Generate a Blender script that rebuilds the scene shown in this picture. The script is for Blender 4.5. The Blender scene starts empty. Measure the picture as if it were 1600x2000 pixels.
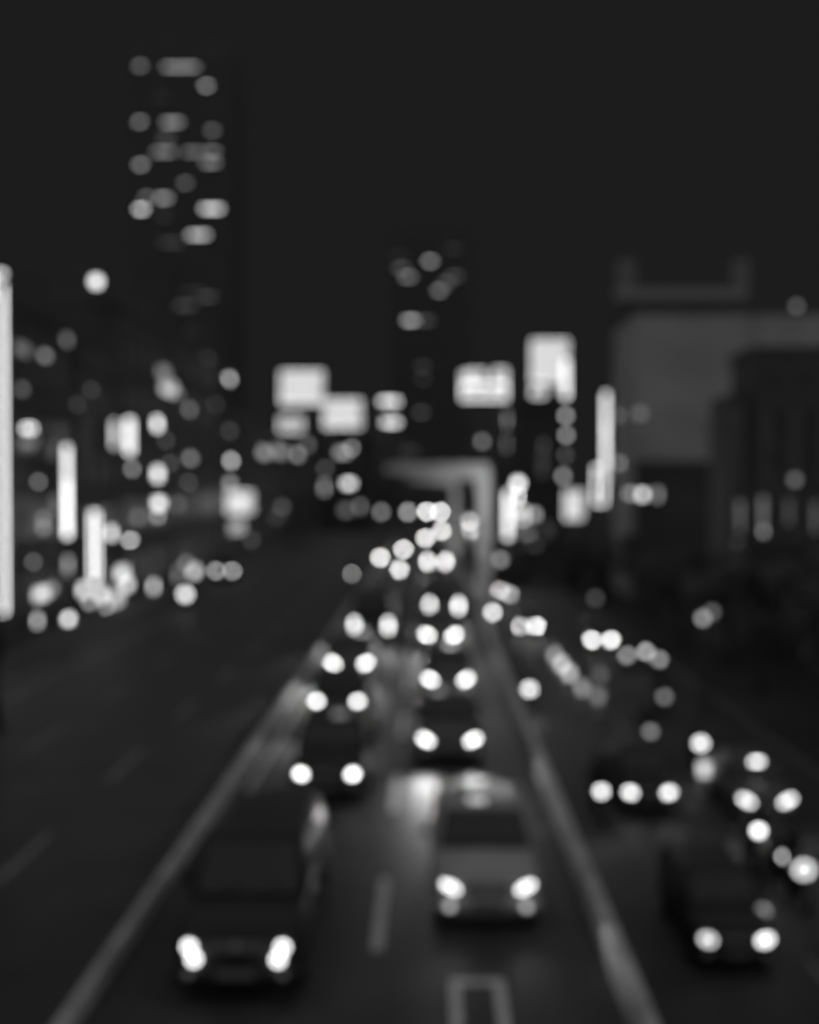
import bpy, bmesh, math, random
from mathutils import Vector, Matrix, Euler
R = math.radians
random.seed(7)
S = bpy.context.scene
COL = S.collection

# ------------------------------------------------------------------ camera
FPX = 2300.0                      # focal length in pixels of the 1600 x 2000 photograph
CAMZ = 6.6                        # on a footbridge over the avenue
cd = bpy.data.cameras.new('camera')
cam = bpy.data.objects.new('camera', cd); COL.objects.link(cam)
cd.sensor_fit = 'VERTICAL'; cd.sensor_height = 36.0; cd.sensor_width = 28.8
cd.lens = FPX / 2000 * 36
cd.clip_start = 0.05; cd.clip_end = 6000
cam.location = (0, 0, CAMZ)
cam.rotation_euler = (R(90) - math.atan(45 / FPX), 0, math.atan(40 / FPX))
FOCUS = 1.5
cd.dof.use_dof = True
cd.dof.focus_distance = FOCUS
BLUR = 39.0                       # diameter of a far blur disc, photograph pixels
cd.dof.aperture_fstop = cd.lens / (1000 * BLUR * FOCUS / FPX)
cd.dof.aperture_blades = 0
S.camera = cam

# ------------------------------------------------------------------ night sky and the city's sky glow
w = bpy.data.worlds.new('World'); S.world = w; w.use_nodes = True
bg = w.node_tree.nodes['Background']
bg.inputs[0].default_value = (1, 1, 1, 1); bg.inputs[1].default_value = 0.0117
sl = bpy.data.lights.new('sky_glow', 'SUN'); sl.energy = 0.60; sl.angle = R(178)
sun = bpy.data.objects.new('sky_glow', sl); COL.objects.link(sun)
sun.rotation_euler = (R(34), R(6), 0)       # broad, from behind the footbridge
vs = S.view_settings
vs.view_transform = 'Standard'; vs.look = 'None'; vs.exposure = 0; vs.gamma = 1; vs.use_curve_mapping = False
cy = S.cycles
cy.use_adaptive_sampling = False
cy.use_denoising = True
try:
    cy.denoiser = 'OPENIMAGEDENOISE'; cy.denoising_input_passes = 'RGB_ALBEDO_NORMAL'; cy.denoising_prefilter = 'ACCURATE'
except Exception:
    pass
cy.max_bounces = 4; cy.diffuse_bounces = 2; cy.glossy_bounces = 2; cy.transmission_bounces = 2
cy.sample_clamp_indirect = 1.0
cy.caustics_reflective = False; cy.caustics_refractive = False

# ------------------------------------------------------------------ helpers
MW = Euler(cam.rotation_euler).to_matrix()
CAMP = Vector(cam.location)
def ray(px, py):
    return MW @ Vector(((px - 800) / FPX, (1000 - py) / FPX, -1))
def atY(px, py, Y): r = ray(px, py); return CAMP + r * (Y / r.y)
def atX(px, py, X): r = ray(px, py); return CAMP + r * (X / r.x)
def atZ(px, py, Z): r = ray(px, py); return CAMP + r * ((Z - CAMZ) / r.z)
def lin(v):
    v /= 255.0
    return ((v + .055) / 1.055) ** 2.4 if v > .04045 else v / 12.92
def disc(Y): return BLUR * (1 - FOCUS / Y)
def radiance(v, wpx, hpx, Y):
    """radiance of a lit face of wpx x hpx pixels whose blurred image reaches grey v"""
    D = disc(Y); a = .8862 * D
    f = min(wpx, a) * min(hpx, a) / (math.pi / 4 * D * D)
    b = 1.0 if v < 130 else (1.12 if v < 200 else (1.0 if Y > 30 else 1.3))   # bright lamps overexpose
    return max(lin(v) - .008, .002) * b / f

MATS = {}
def mat(name, col, rough=.6, spec=.4, metal=0, scale=3.0, var=.25, bump=.0):
    if name in MATS: return MATS[name]
    m = bpy.data.materials.new(name); m.use_nodes = True; MATS[name] = m
    nt = m.node_tree; b = nt.nodes['Principled BSDF']
    tc = nt.nodes.new('ShaderNodeTexCoord'); n = nt.nodes.new('ShaderNodeTexNoise')
    n.inputs['Scale'].default_value = scale; n.inputs['Detail'].default_value = 6
    nt.links.new(tc.outputs['Object'], n.inputs['Vector'])
    r = nt.nodes.new('ShaderNodeMapRange'); nt.links.new(n.outputs['Fac'], r.inputs['Value'])
    r.inputs['From Min'].default_value = .3; r.inputs['From Max'].default_value = .7
    r.inputs['To Min'].default_value = col * (1 - var); r.inputs['To Max'].default_value = col * (1 + var)
    nt.links.new(r.outputs['Result'], b.inputs['Base Color'])
    b.inputs['Roughness'].default_value = rough; b.inputs['Specular IOR Level'].default_value = spec
    b.inputs['Metallic'].default_value = metal
    if bump:
        bp = nt.nodes.new('ShaderNodeBump'); bp.inputs['Strength'].default_value = bump; bp.inputs['Distance'].default_value = .02
        n2 = nt.nodes.new('ShaderNodeTexNoise'); n2.inputs['Scale'].default_value = scale * 14; n2.inputs['Detail'].default_value = 4
        nt.links.new(tc.outputs['Object'], n2.inputs['Vector'])
        nt.links.new(n2.outputs['Fac'], bp.inputs['Height']); nt.links.new(bp.outputs['Normal'], b.inputs['Normal'])
    return m
EM = {}
def emit(L):
    k = round(math.log(max(L, 1e-4)) * 12)
    if k not in EM:
        L = math.exp(k / 12)
        m = bpy.data.materials.new('lit_surface'); m.use_nodes = True
        nt = m.node_tree; nt.nodes.clear()
        e = nt.nodes.new('ShaderNodeEmission'); o = nt.nodes.new('ShaderNodeOutputMaterial')
        e.inputs[0].default_value = (1, 1, 1, 1); e.inputs[1].default_value = L
        nt.links.new(e.outputs[0], o.inputs[0]); EM[k] = m
    return EM[k]

class MB:
    def __init__(s): s.v = []; s.f = []; s.sm = []; s.mi = []
    def add(s, vs_, fs, smooth=False, mi=0):
        o = len(s.v); s.v += [tuple(p) for p in vs_]
        for f in fs: s.f.append([i + o for i in f]); s.sm.append(smooth); s.mi.append(mi)
        return s
    def box(s, x0, x1, y0, y1, z0, z1, mi=0):
        return s.add([(x0,y0,z0),(x1,y0,z0),(x1,y1,z0),(x0,y1,z0),(x0,y0,z1),(x1,y0,z1),(x1,y1,z1),(x0,y1,z1)],
                     [(3,2,1,0),(4,5,6,7),(0,1,5,4),(1,2,6,5),(2,3,7,6),(3,0,4,7)], mi=mi)
    def bbox(s, x0, x1, y0, y1, z0, z1, b=.03):
        """box with chamfered edges"""
        bm = bmesh.new(); bmesh.ops.create_cube(bm, size=1)
        for v in bm.verts:
            v.co = Vector(((x0+x1)/2 + v.co.x*(x1-x0), (y0+y1)/2 + v.co.y*(y1-y0), (z0+z1)/2 + v.co.z*(z1-z0)))
        bmesh.ops.bevel(bm, geom=bm.edges[:], offset=b, segments=2, affect='EDGES', profile=.6)
        bm.verts.index_update()
        s.add([v.co for v in bm.verts], [[v.index for v in f.verts] for f in bm.faces]); bm.free(); return s
    def tube(s, pts, r, n=8, cap=True):
        pts = [Vector(p) for p in pts]
        if not isinstance(r, (list, tuple)): r = [r] * len(pts)
        vs_, fs = [], []
        for i, p in enumerate(pts):
            d = (pts[min(i+1, len(pts)-1)] - pts[max(i-1, 0)]).normalized()
            a = d.orthogonal().normalized() if abs(d.z) < .99 else Vector((1, 0, 0))
            if abs(d.z) < .99: a = d.cross(Vector((0, 0, 1))).normalized()
            b = d.cross(a)
            for k in range(n):
                t = 2 * math.pi * k / n
                vs_.append(p + (a * math.cos(t) + b * math.sin(t)) * r[i])
        for i in range(len(pts) - 1):
            for k in range(n):
                fs.append((i*n+k, i*n+(k+1) % n, (i+1)*n+(k+1) % n, (i+1)*n+k))
        s.add(vs_, fs, True)
        if cap: s.add([vs_[k] for k in range(n)], [tuple(range(n))]); s.add(vs_[-n:], [tuple(range(n))])
        return s
    def loft(s, rings, caps=True, smooth=True, closed=True):
        n = len(rings[0]); vs_ = [p for r_ in rings for p in r_]; fs = []
        for i in range(len(rings) - 1):
            for k in range(n if closed else n - 1):
                fs.append((i*n+k, i*n+(k+1) % n, (i+1)*n+(k+1) % n, (i+1)*n+k))
        s.add(vs_, fs, smooth)
        if caps: s.add(rings[0], [tuple(range(n))], smooth); s.add(rings[-1], [tuple(range(n))], smooth)
        return s
    def mesh(s, name):
        m = bpy.data.meshes.new(name); m.from_pydata(s.v, [], s.f)
        m.polygons.foreach_set('use_smooth', s.sm); m.polygons.foreach_set('material_index', s.mi)
        bm = bmesh.new(); bm.from_mesh(m)
        bmesh.ops.remove_doubles(bm, verts=bm.verts[:], dist=1e-5)
        bmesh.ops.recalc_face_normals(bm, faces=bm.faces[:]); bm.to_mesh(m); bm.free()
        m.update(); return m
def link(name, me, m, parent=None, loc=(0,0,0), rz=0):
    o = bpy.data.objects.new(name, me); COL.objects.link(o)
    ms = m if isinstance(m, (list, tuple)) else [m]
    while len(me.materials) < len(ms): me.materials.append(None)
    for i, mm in enumerate(ms):
        o.material_slots[i].link = 'OBJECT'; o.material_slots[i].material = mm
    o.location = loc; o.rotation_euler.z = rz
    if parent: o.parent = parent
    return o
def ob(name, mb, m, parent=None, loc=(0,0,0), rz=0): return link(name, mb.mesh(name), m, parent, loc, rz)
def tag(o, label, cat, group=None):
    o['label'] = label; o['category'] = cat
    if group: o['group'] = group
    return o
def thing(name, label, cat, loc=(0,0,0), group=None, rz=0):
    o = bpy.data.objects.new(name, None); COL.objects.link(o); o.location = loc; o.rotation_euler.z = rz
    o.empty_display_size = .3
    return tag(o, label, cat, group)
def struct(name, mb, m):
    o = ob(name, mb, m); o['kind'] = 'structure'; return o
def box(*a): return MB().box(*a)
def beam(parent, loc, target, watts, size=70, radius=.12, blend=.9, name='headlight_beam'):
    l = bpy.data.lights.new(name, 'SPOT'); l.energy = watts; l.spot_size = R(size); l.spot_blend = blend; l.shadow_soft_size = radius
    o = bpy.data.objects.new(name, l); COL.objects.link(o); o.parent = parent; o.location = loc
    d = Vector(target) - Vector(loc); o.rotation_euler = d.to_track_quat('-Z', 'Y').to_euler(); return o
def glow(parent, loc, watts, radius=.2):
    l = bpy.data.lights.new('lamp_light', 'POINT'); l.energy = watts; l.shadow_soft_size = radius
    o = bpy.data.objects.new('lamp_light', l); COL.objects.link(o); o.parent = parent; o.location = loc; return o

# ------------------------------------------------------------------ materials
asphalt = mat('asphalt', .036, .6, .22, scale=.6, var=.3, bump=.25)
asphalt2 = mat('old_asphalt', .031, .65, .2, scale=.5, var=.3, bump=.25)
soil = mat('dark_soil', .034, .9, .1, scale=.3, var=.3, bump=.3)
paving = mat('paving', .075, .8, .2, scale=1.2, var=.25, bump=.2)
paint = mat('road_paint', .55, .7, .3, scale=4, var=.3, bump=.1)
conc = mat('pale_concrete', .42, .8, .2, scale=1.5, var=.25, bump=.25)
conc_d = mat('weathered_concrete', .17, .85, .2, scale=1.2, var=.35, bump=.25)
wall_pale = mat('pale_plaster', .40, .85, .2, scale=.25, var=.18, bump=.1)
wall_d = mat('dark_wall', .065, .8, .2, scale=.4, var=.25, bump=.1)
wall_d2 = mat('grey_wall', .085, .8, .2, scale=.4, var=.25, bump=.1)
wall_n = mat('black_facade', .076, .7, .2, scale=.2, var=.2)
trim = mat('facade_trim', .10, .7, .2, scale=1, var=.2)
metal_d = mat('dark_metal', .06, .5, .4, scale=3, var=.2)
metal_g = mat('grey_metal', .16, .5, .4, scale=3, var=.2)
glass_d = mat('dark_glass', .045, .35, .3, scale=.5, var=.2)
rubber = mat('rubber', .04, .9, .2, scale=8, var=.2)
rim_m = mat('wheel_rim', .25, .4, .5, scale=5, var=.15)
chrome = mat('chrome_trim', .3, .25, .6, scale=5, var=.1)
black_p = mat('black_plastic', .045, .6, .3, scale=6, var=.2)
leafm = mat('leaf', .11, .7, .2, scale=.8, var=.45)
barkm = mat('bark', .06, .9, .1, scale=3, var=.4, bump=.4)
plate_m = mat('number_plate', .16, .6, .3, scale=5, var=.1)
PAINT = {'pale': mat('pale_car_paint', .34, .35, .4, scale=1, var=.06),
         'silver': mat('silver_car_paint', .13, .35, .5, scale=1, var=.06),
         'grey': mat('grey_car_paint', .075, .35, .4, scale=1, var=.06),
         'black': mat('black_car_paint', .03, .5, .2, scale=1, var=.06)}

# ------------------------------------------------------------------ ground, roads
FRONT = -17.6                                       # line of the shop fronts on the far side
LOW = -2.6                                          # the frontage road beside the viaduct lies lower
PX0, PX1 = 2.44, 2.74                               # parapet
g = MB(); g.add([(-2500,-40,-.03),(PX1+.1,-40,-.03),(PX1+.1,4000,-.03),(-2500,4000,-.03)], [(0,1,2,3)])
struct('ground', g, soil)
g = MB(); g.add([(PX1+.1,-40,LOW-.03),(2500,-40,LOW-.03),(2500,4000,LOW-.03),(PX1+.1,4000,LOW-.03)], [(0,1,2,3)])
struct('lower_ground', g, soil)
road = struct('road', box(-16, PX0, -30, 1200, -.5, 0), asphalt)
low_road = struct('lower_road', box(PX1+.12, 12.3, -30, 700, LOW-.4, LOW), asphalt2)
struct('retaining_wall', box(PX0+.02, PX1-.02, -30, 700, LOW-.4, -.02), conc_d)
pv = struct('pavement', MB().box(FRONT-.1, -16.22, -30, 400, -.4, .14), paving)
def run(name, x0, x1, z0, z1, y0, y1, n, m, parent, b=.02):
    L = (y1 - y0) / n; me = MB().bbox(x0, x1, .006, L - .006, z0, z1, b).mesh(name)
    for i in range(n): link(name, me, m, parent, (0, y0 + i * L, 0))
run('kerb_stone', -16.2, -16.0, -.3, .15, 10, 130, 60, conc_d, pv)
lp = struct('verge', box(12.52, 60, -30, 400, LOW-.3, LOW+.12), soil)
run('kerb_stone', 12.3, 12.5, LOW-.25, LOW+.14, 16, 96, 40, trim, lp)
# painted dashes: three metres long, a bit over four metres apart
fine = mat('worn_road_paint', .22, .8, .2, scale=2, var=.5, bump=.1)
def dash(x, y0, wd, L, parent, z=.004, pm=None):
    key = ('dash', wd, L, pm)
    if key not in MATS:
        m = MB(); m.add([(-wd/2,0,0),(wd/2,0,0),(wd/2,L,0),(-wd/2,L,0)], [(0,1,2,3)]); MATS[key] = m.mesh('lane_dash')
    return link('lane_dash', MATS[key], pm or paint, parent, (x, y0, z))
for i in range(-1, 16): dash(-.76, 16.7 + 7.25*i, .16, 3.1, road)
for i in range(-1, 14): dash(-7.27, 19.4 + 7.0*i, .12, 3.0, road, pm=fine)
for i in range(-1, 14): dash(-10.2, 22.5 + 7.0*i, .12, 3.0, road, pm=fine)
for i in range(0, 12): dash(7.4, 20 + 8*i, .12, 3.0, low_road, LOW + .004, fine)
m = MB(); m.add([(-13.3,12,.004),(-13.16,12,.004),(-13.16,160,.004),(-13.3,160,.004)], [(0,1,2,3)]); ob('edge_line', m, fine, road)
m = MB(); m.add([(-4.02,23,.004),(-3.92,23,.004),(-3.92,160,.004),(-4.02,160,.004)], [(0,1,2,3)]); ob('edge_line', m, mat('dull_road_paint', .5, .7, .3, scale=3, var=.5, bump=.1), road)
# hollow rectangle painted in the lane, at the foot of the picture
m = MB()
for q in ((.26,.40,13.4,15.55),(.85,.99,13.4,15.55),(.26,.99,15.555,15.75)):
    m.add([(q[0],q[2],.004),(q[1],q[2],.004),(q[1],q[3],.004),(q[0],q[3],.004)], [(0,1,2,3)])
ob('lane_box_marking', m, paint, road)

# ------------------------------------------------------------------ parapet, median
par = thing('parapet', 'pale concrete parapet running the length of the viaduct beside the lower road', 'parapet', (2.6, 9, 0))
seg = MB().bbox(-.15, .05, .01, 4.99, -.02, .46, .04).mesh('parapet_panel')
for i in range(0, 34):
    link('parapet_panel', seg, conc, par, (0, 5*i, 0))
med = thing('median_barrier', 'row of pale concrete median blocks between the traffic and the empty carriageway', 'barrier', (-4.43, 10, 0))
prof = [(-.10,0),(.10,0),(.10,.04),(.08,.09),(.07,.22),(-.07,.22),(-.08,.09),(-.10,.04)]
blk = MB().loft([[(x,.0,z) for x,z in prof],[(x,2.9,z) for x,z in prof]], smooth=False).mesh('barrier_block')
for px, py, v in ((548,1441,130),(524,1486,70),(598,1352,120)):  # added glowing markers imitate reflectors and edge line caught by headlights
    p = atX(px, py, -4.30); q = ob('marker_post', MB().tube([(0,0,0),(0,0,.36)], .03, 6), metal_g, med, (p.x+4.43, p.y-10, 0))
    ob('marker_glow', MB().bbox(-.07,.07,-.08,-.035,.2+(p.z-.3),.34+(p.z-.3),.01), emit(radiance(v, .14*FPX/p.y, .14*FPX/p.y, p.y)), q)
y = 0
for i in range(44):
    link('barrier_block', blk, conc, med, (0, y, 0))
    y += 3.0

# ------------------------------------------------------------------ cantilever piers over the road
def pier(Y, label):
    t = thing('overhead_gantry', label, 'gantry', (2.75, Y, 0), 'concrete cantilever gantries along the viaduct')
    c = MB().loft([[(-.34,-.4,-2.6),(.34,-.4,-2.6),(.34,.4,-2.6),(-.34,.4,-2.6)], [(-.3,-.38,6.2),(.3,-.38,6.2),(.3,.38,6.2),(-.3,.38,6.2)],
                   [(-.5,-.38,7.0),(.3,-.38,7.0),(.3,.38,7.0),(-.5,.38,7.0)]], smooth=False)
    ob('column', c, conc, t)
    b = MB().loft([[(.32,-.38,7.003),(.32,.38,7.003),(.18,.38,7.9),(.18,-.38,7.9)],
                   [(-1.3,-.38,7.15),(-1.3,.38,7.15),(-1.3,.38,7.9),(-1.3,-.38,7.9)],
                   [(-5.0,-.3,7.45),(-5.0,.3,7.45),(-5.0,.3,7.85),(-5.0,-.3,7.85)]], smooth=False)
    ob('cross_beam', b, conc, t)
    for k in range(2):
        ob('bearing_plate', MB().box(-4.6+2.2*k, -4.2+2.2*k, -.3, .3, 7.86, 7.95), metal_g, t)
    return t
pier(60, 'tall concrete gantry bent over the lane, lit on its column beside the parapet')
pier(128, 'smaller far concrete gantry seen through the bend of the taller one')

# ------------------------------------------------------------------ vehicles
def oval(cx, cy, cz, rx, rz, tilt=0, n=12, dy=-.03):
    """lens facing -Y, slightly domed"""
    m = MB(); c, s_ = math.cos(tilt), math.sin(tilt); ring = []
    for sc_, yy in ((1, .05), (1, 0), (.7, dy*.7)):
        ring.append([(cx + rx*sc_*math.cos(a)*c - rz*sc_*math.sin(a)*s_, cy + yy, cz + rx*sc_*math.cos(a)*s_ + rz*sc_*math.sin(a)*c)
                     for a in [2*math.pi*k/n for k in range(n)]])
    return m.loft(ring)
def halo(cx, cy, cz, rx, rz, tilt=0, n=16, inner=.6):
    m = MB(); c, s_ = math.cos(tilt), math.sin(tilt); ring = []
    for sc_, yy in ((1, .03), (1, -.004), (.9, -.02), (inner, -.02), (inner, .03)):
        ring.append([(cx + rx*sc_*math.cos(a)*c - rz*sc_*math.sin(a)*s_, cy + yy, cz + rx*sc_*math.cos(a)*s_ + rz*sc_*math.sin(a)*c)
                     for a in [2*math.pi*k/n for k in range(n)]])
    return m.loft(ring, caps=False)
def wheel_meshes(r, wd):
    t = MB(); prof = [(-wd/2, r*.62), (-wd/2, r*.93), (-wd*.36, r), (wd*.36, r), (wd/2, r*.93), (wd/2, r*.62)]
    n = 18
    t.loft([[(x, rr*math.cos(2*math.pi*k/n), rr*math.sin(2*math.pi*k/n)) for x, rr in prof] for k in range(n)] +
           [[(x, rr, 0) for x, rr in prof]], caps=False, closed=True)
    q = MB()
    q.loft([[(x, rr*math.cos(2*math.pi*k/n), rr*math.sin(2*math.pi*k/n)) for k in range(n)] for x, rr in ((-wd*.42, r*.62), (-wd*.3, r*.3), (-wd*.4, r*.12))])
    q.loft([[(x, rr*math.cos(2*math.pi*k/n), rr*math.sin(2*math.pi*k/n)) for k in range(n)] for x, rr in ((wd*.42, r*.62), (wd*.3, r*.3), (wd*.4, r*.12))])
    return t.mesh('tyre'), q.mesh('rim')
def section(y, wd, zb, zt):
    h = zt - zb
    half = [(wd*.86, zb), (wd*.97, zb+h*.14), (wd, zb+h*.45), (wd*.985, zb+h*.72), (wd*.93, zb+h*.93), (wd*.78, zt), (wd*.3, zt+.025)]
    return [(x, y, z) for x, z in half] + [(-x, y, z) for x, z in reversed(half)]
def outline(x, y0, y1, z, rf=.25, rr=.25):
    """rounded rectangle plan outline"""
    pts = []
    for cx, cyy, r, a0 in ((x-rf, y0+rf, rf, -90), (x-rr, y1-rr, rr, 0), (-x+rr, y1-rr, rr, 90), (-x+rf, y0+rf, rf, 180)):
        for k in range(4):
            a = R(a0 + 30*k); pts.append((cx + r*math.cos(a), cyy + r*math.sin(a), z))
    return pts
KIND = {}
def define(kind, L, W, hood, belt, roof, ws, rfront, rrear, bend, wr, nose, lampz, lampx, lrx, lrz, tilt, dual=False):
    """front at y=0, looking towards -Y; parts as (name, mesh, material key, parent index)"""
    P = []
    def add(n, m_, k, par=None): P.append((n, m_ if isinstance(m_, bpy.types.Mesh) else m_.mesh(n), k, par)); return len(P) - 1
    hw = W/2
    st = [(0.0, hw*.80, .26, nose-.10), (.10, hw*.92, .2, nose), (.45, hw*.99, .2, nose+.08), (ws, hw, .2, hood),
          (ws+.5, hw, .2, belt), (bend, hw, .2, belt), (L-.25, hw*.97, .22, belt-.02), (L-.05, hw*.92, .26, belt-.08), (L, hw*.84, .32, belt-.2)]
    b = MB().loft([section(*q) for q in st])
    body = add('body', b, 'paint')
    z0 = belt - .02
    gh = MB().loft([outline(hw*.93, ws-.02, bend+.28 if bend < L-.4 else L-.12, z0), outline(hw*.90, ws+.2, bend+.12 if bend < L-.4 else L-.14, z0+(roof-z0)*.35),
                    outline(hw*.80, rfront, rrear, roof-.06)])
    cab = add('cabin_glass', gh, 'glass')
    rp = MB().loft([outline(hw*.82, rfront-.06, rrear+.06, roof-.07), outline(hw*.80, rfront-.02, rrear+.02, roof-.02), outline(hw*.6, rfront+.2, rrear-.2, roof+.01)])
    add('roof', rp, 'paint')
    ym = (rfront + rrear)/2 + .1
    for sx in (-1, 1):
        add('window_pillar', MB().tube([(sx*hw*.90, ws+.05, z0), (sx*hw*.79, rfront, roof-.06)], .04, 6), 'paint')
        add('window_pillar', MB().tube([(sx*hw*.925, ym, z0), (sx*hw*.81, ym, roof-.06)], .045, 6), 'paint')
        add('window_pillar', MB().tube([(sx*hw*.90, min(bend+.15, L-.2), z0), (sx*hw*.79, rrear, roof-.06)], .06, 6), 'paint')
    ws_ = MB(); zz = .93
    def wp(x, t): # point on the raked screen
        return (x*(hw*.80 + (hw*.72 - hw*.80)*t), (ws-.03) + (rfront-.06 - ws)*t - .012, z0+.05 + (roof-.1-z0)*t)
    rows = [[wp(x, t) for x in (-1, -.5, 0, .5, 1)] for t in (0, .33, .66, 1)]
    for r_ in rows:
        for i, p in enumerate(r_): r_[i] = (p[0], p[1] - .07*(1 - (p[0]/hw)**2) + .03, p[2])
    ws_.loft(rows, caps=False, closed=False); add('windshield', ws_, 'glass')
    gr = MB().bbox(-hw*.42, hw*.42, -.015, .06, nose-.26, nose-.12, .02)
    gi = add('grille', gr, 'black')
    for k in range(3): add('grille_bar', MB().box(-hw*.40, hw*.40, -.03, -.016, nose-.25+.045*k, nose-.23+.045*k), 'chrome', gi)
    bu = MB().loft([[(x, y_ + .10*(x/hw)**2, z) for x in [hw*.96*(-1 + i/4) for i in range(9)]] for y_, z in ((.0,.24),(-.06,.27),(-.07,.44),(-.01,.47))], caps=False, closed=False)
    bu.loft([[(x, y_ + .10*(x/hw)**2, z) for x in [hw*.96*(-1 + i/4) for i in range(9)]] for y_, z in ((-.01,.47),(.12,.47))], caps=False, closed=False)
    bi = add('bumper', bu, 'paint')
    add('number_plate', MB().bbox(-.24, .24, -.10, -.075, .34, .45, .008), 'plate', bi)
    for sx in (-1, 1):
        add('mirror', MB().bbox(sx*(hw+.10)-.09, sx*(hw+.10)+.09, ws+.42, ws+.54, belt+.02, belt+.17, .03), 'paint')
        add('door_panel', MB().bbox(sx*hw*1.0-.012, sx*hw*1.0+.012, ws+.55, (rfront+rrear)/2+.08, .36, belt-.14, .01), 'paint')
        add('door_panel', MB().bbox(sx*hw*1.0-.012, sx*hw*1.0+.012, (rfront+rrear)/2+.12, min(bend, L-.75), .36, belt-.14, .01), 'paint')
        add('tail_lamp', MB().bbox(sx*hw*.72-.13, sx*hw*.72+.13, L-.09, L+.01, belt-.36, belt-.2, .02), 'tail')
        h = add('headlight', halo(sx*lampx, -.045, lampz, lrx, lrz, sx*tilt), 'head')
        add('lamp_housing', oval(sx*lampx, -.012, lampz, lrx*1.35, lrz*1.5, sx*tilt), 'chrome', h)
        if dual: add('headlight', halo(sx*(lampx-.06), -.05, lampz-.16, lrx, lrz, 0), 'head')
        add('fog_lamp', oval(sx*(lampx*1.02), -.10, .38, .055, .045), 'fog')
    add('emblem', oval(0, -.035, nose-.19, .06, .05), 'chrome', gi)
    for x in (-.45, .15):
        a_, c_ = (x*hw, ws-.10, z0+.07), (x*hw+.34, ws-.02, z0+.16)
        add('wiper', MB().tube([a_, c_], .012, 5), 'black')
    for sx in (-1, 1):
        for yy in ((rfront+rrear)/2-.15, (rfront+rrear)/2+.75):
            add('door_handle', MB().bbox(sx*(hw+.012)-.02, sx*(hw+.012)+.02, yy-.09, yy+.07, belt-.22, belt-.18, .008), 'chrome')
    ty, ri = wheel_meshes(wr, .2)
    KIND[kind] = dict(parts=P, wheels=[(sx*(hw-.11), yy, wr) for sx in (-1, 1) for yy in (.82, L-.8)], ty=ty, ri=ri, L=L, W=W, roof=roof,
                      lamp=(lampx, -.045, lampz), size=(2*lrx, 2*lrz), rfront=rfront)
#        kind      L    W    hood belt roof  ws   rf   rr   bend wr  nose lz   lx   rx   rz  tilt
define('sedan',   4.25,1.66, .93, .97,1.46, 1.00,1.62,3.05,3.45,.30,.80,.66,.560,.135,.050,R(28))
define('hatch',   3.85,1.62, .98,1.02,1.54,  .85,1.50,3.35,3.60,.29,.86,.66,.540,.085,.055,R(20))
define('wagon',   4.45,1.74,1.04,1.08,1.72,  .95,1.55,4.00,4.30,.33,.93,.74,.600,.070,.065,0, True)
define('pickup',  4.30,1.66, .96,1.00,1.43,  .85,1.30,2.15,2.35,.31,.90,.80,.560,.085,.060,R(10))
define('van',     4.90,1.86,1.20,1.30,2.10,  .40, .85,4.55,4.80,.34,1.02,.84,.715,.085,.235,0)
def vehicle(kind, Y, X, z, col, label, cat, head=225, fog=0, tail=0, group=None, away=False, name=None, hs=1.0, sep=None, roofsign=None, beamW=0, one=None, aim=-6.0, side=0, sideW=0, rightW=0):
    K = KIND[kind]; loc = (X, Y, z)
    t = thing(name or {'sedan':'sedan_car','hatch':'hatchback_car','wagon':'estate_car','van':'minivan','pickup':'pickup_truck'}[kind], label, cat, loc, group, math.pi if away else 0)
    ss = FPX / Y
    Lh = radiance(min(head + 2, 242), K['size'][0]*ss*hs*.89*.8, K['size'][1]*ss*hs*.89*.8, Y) if head else 0
    # one colour set for this vehicle
    M = dict(paint=PAINT[col], glass=glass_d, black=black_p, chrome=chrome, plate=plate_m,
             head=emit(Lh) if head else chrome, fog=emit(radiance(fog, .1*ss, .08*ss, Y)) if fog else chrome,
             tail=emit(radiance(tail, .26*ss, .16*ss, Y)) if tail else black_p)
    objs = []; k = 0
    for n, me, key, par in K['parts']:
        mm = M[key]
        if key == 'head':
            k += 1
            if one is not None and ((k > len([p for p in K['parts'] if p[2] == 'head'])//2) == (one > 0)): mm = emit(Lh * .55)
        o = link(n, me, mm, objs[par] if par is not None else t)
        if n == 'headlight' and hs != 1.0:                 # bigger lamps: scale about their own centre
            c = sum((Vector(v.co) for v in me.vertices), Vector()) / len(me.vertices)
            o.scale = (hs, 1, hs); o.location = (c.x*(1-hs), 0, c.z*(1-hs))
        objs.append(o)
    for wl in K['wheels']:
        wo = link('wheel', K['ty'], rubber, t, wl); link('rim', K['ri'], rim_m, wo)
    if roofsign:
        v, dx, dy, dz = (tuple(roofsign) + (0, 0))[:4]; yb = K['rfront'] + .05 + dy; rz_ = K['roof'] + dz
        base = ob('roof_sign', MB().bbox(dx-.20, dx+.20, yb, yb+.16, rz_-.01-.6*abs(dz), rz_+.15, .03), PAINT['pale'], t)
        ob('lit_panel', MB().box(dx-.14, dx+.14, yb-.012, yb-.002, rz_+.02, rz_+.12), emit(radiance(v, .28*ss, .1*ss, Y)), base)
    if beamW:
        for sx in (-1, 1):
            beam(t, (sx*K['lamp'][0], -.16, K['lamp'][2]), (sx*K['lamp'][0]*1.1 + (side if sx < 0 else 0), aim, -.1), beamW, 72, .10, 1.0)
    if sideW: beam(t, (-K['lamp'][0]-.05, -.16, K['lamp'][2]), (-4.0 - X, -2.8, 0), sideW, 40, .10, 1.0)  # extra spot at the left headlight, added to brighten edge line and median
    if rightW: beam(t, (K['lamp'][0]+.05, -.16, K['lamp'][2]), (2.45 - X, -1.5, .5), rightW, 44, .10, 1.0)  # extra spot at the right headlight, added to brighten the parapet
    return t
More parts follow.
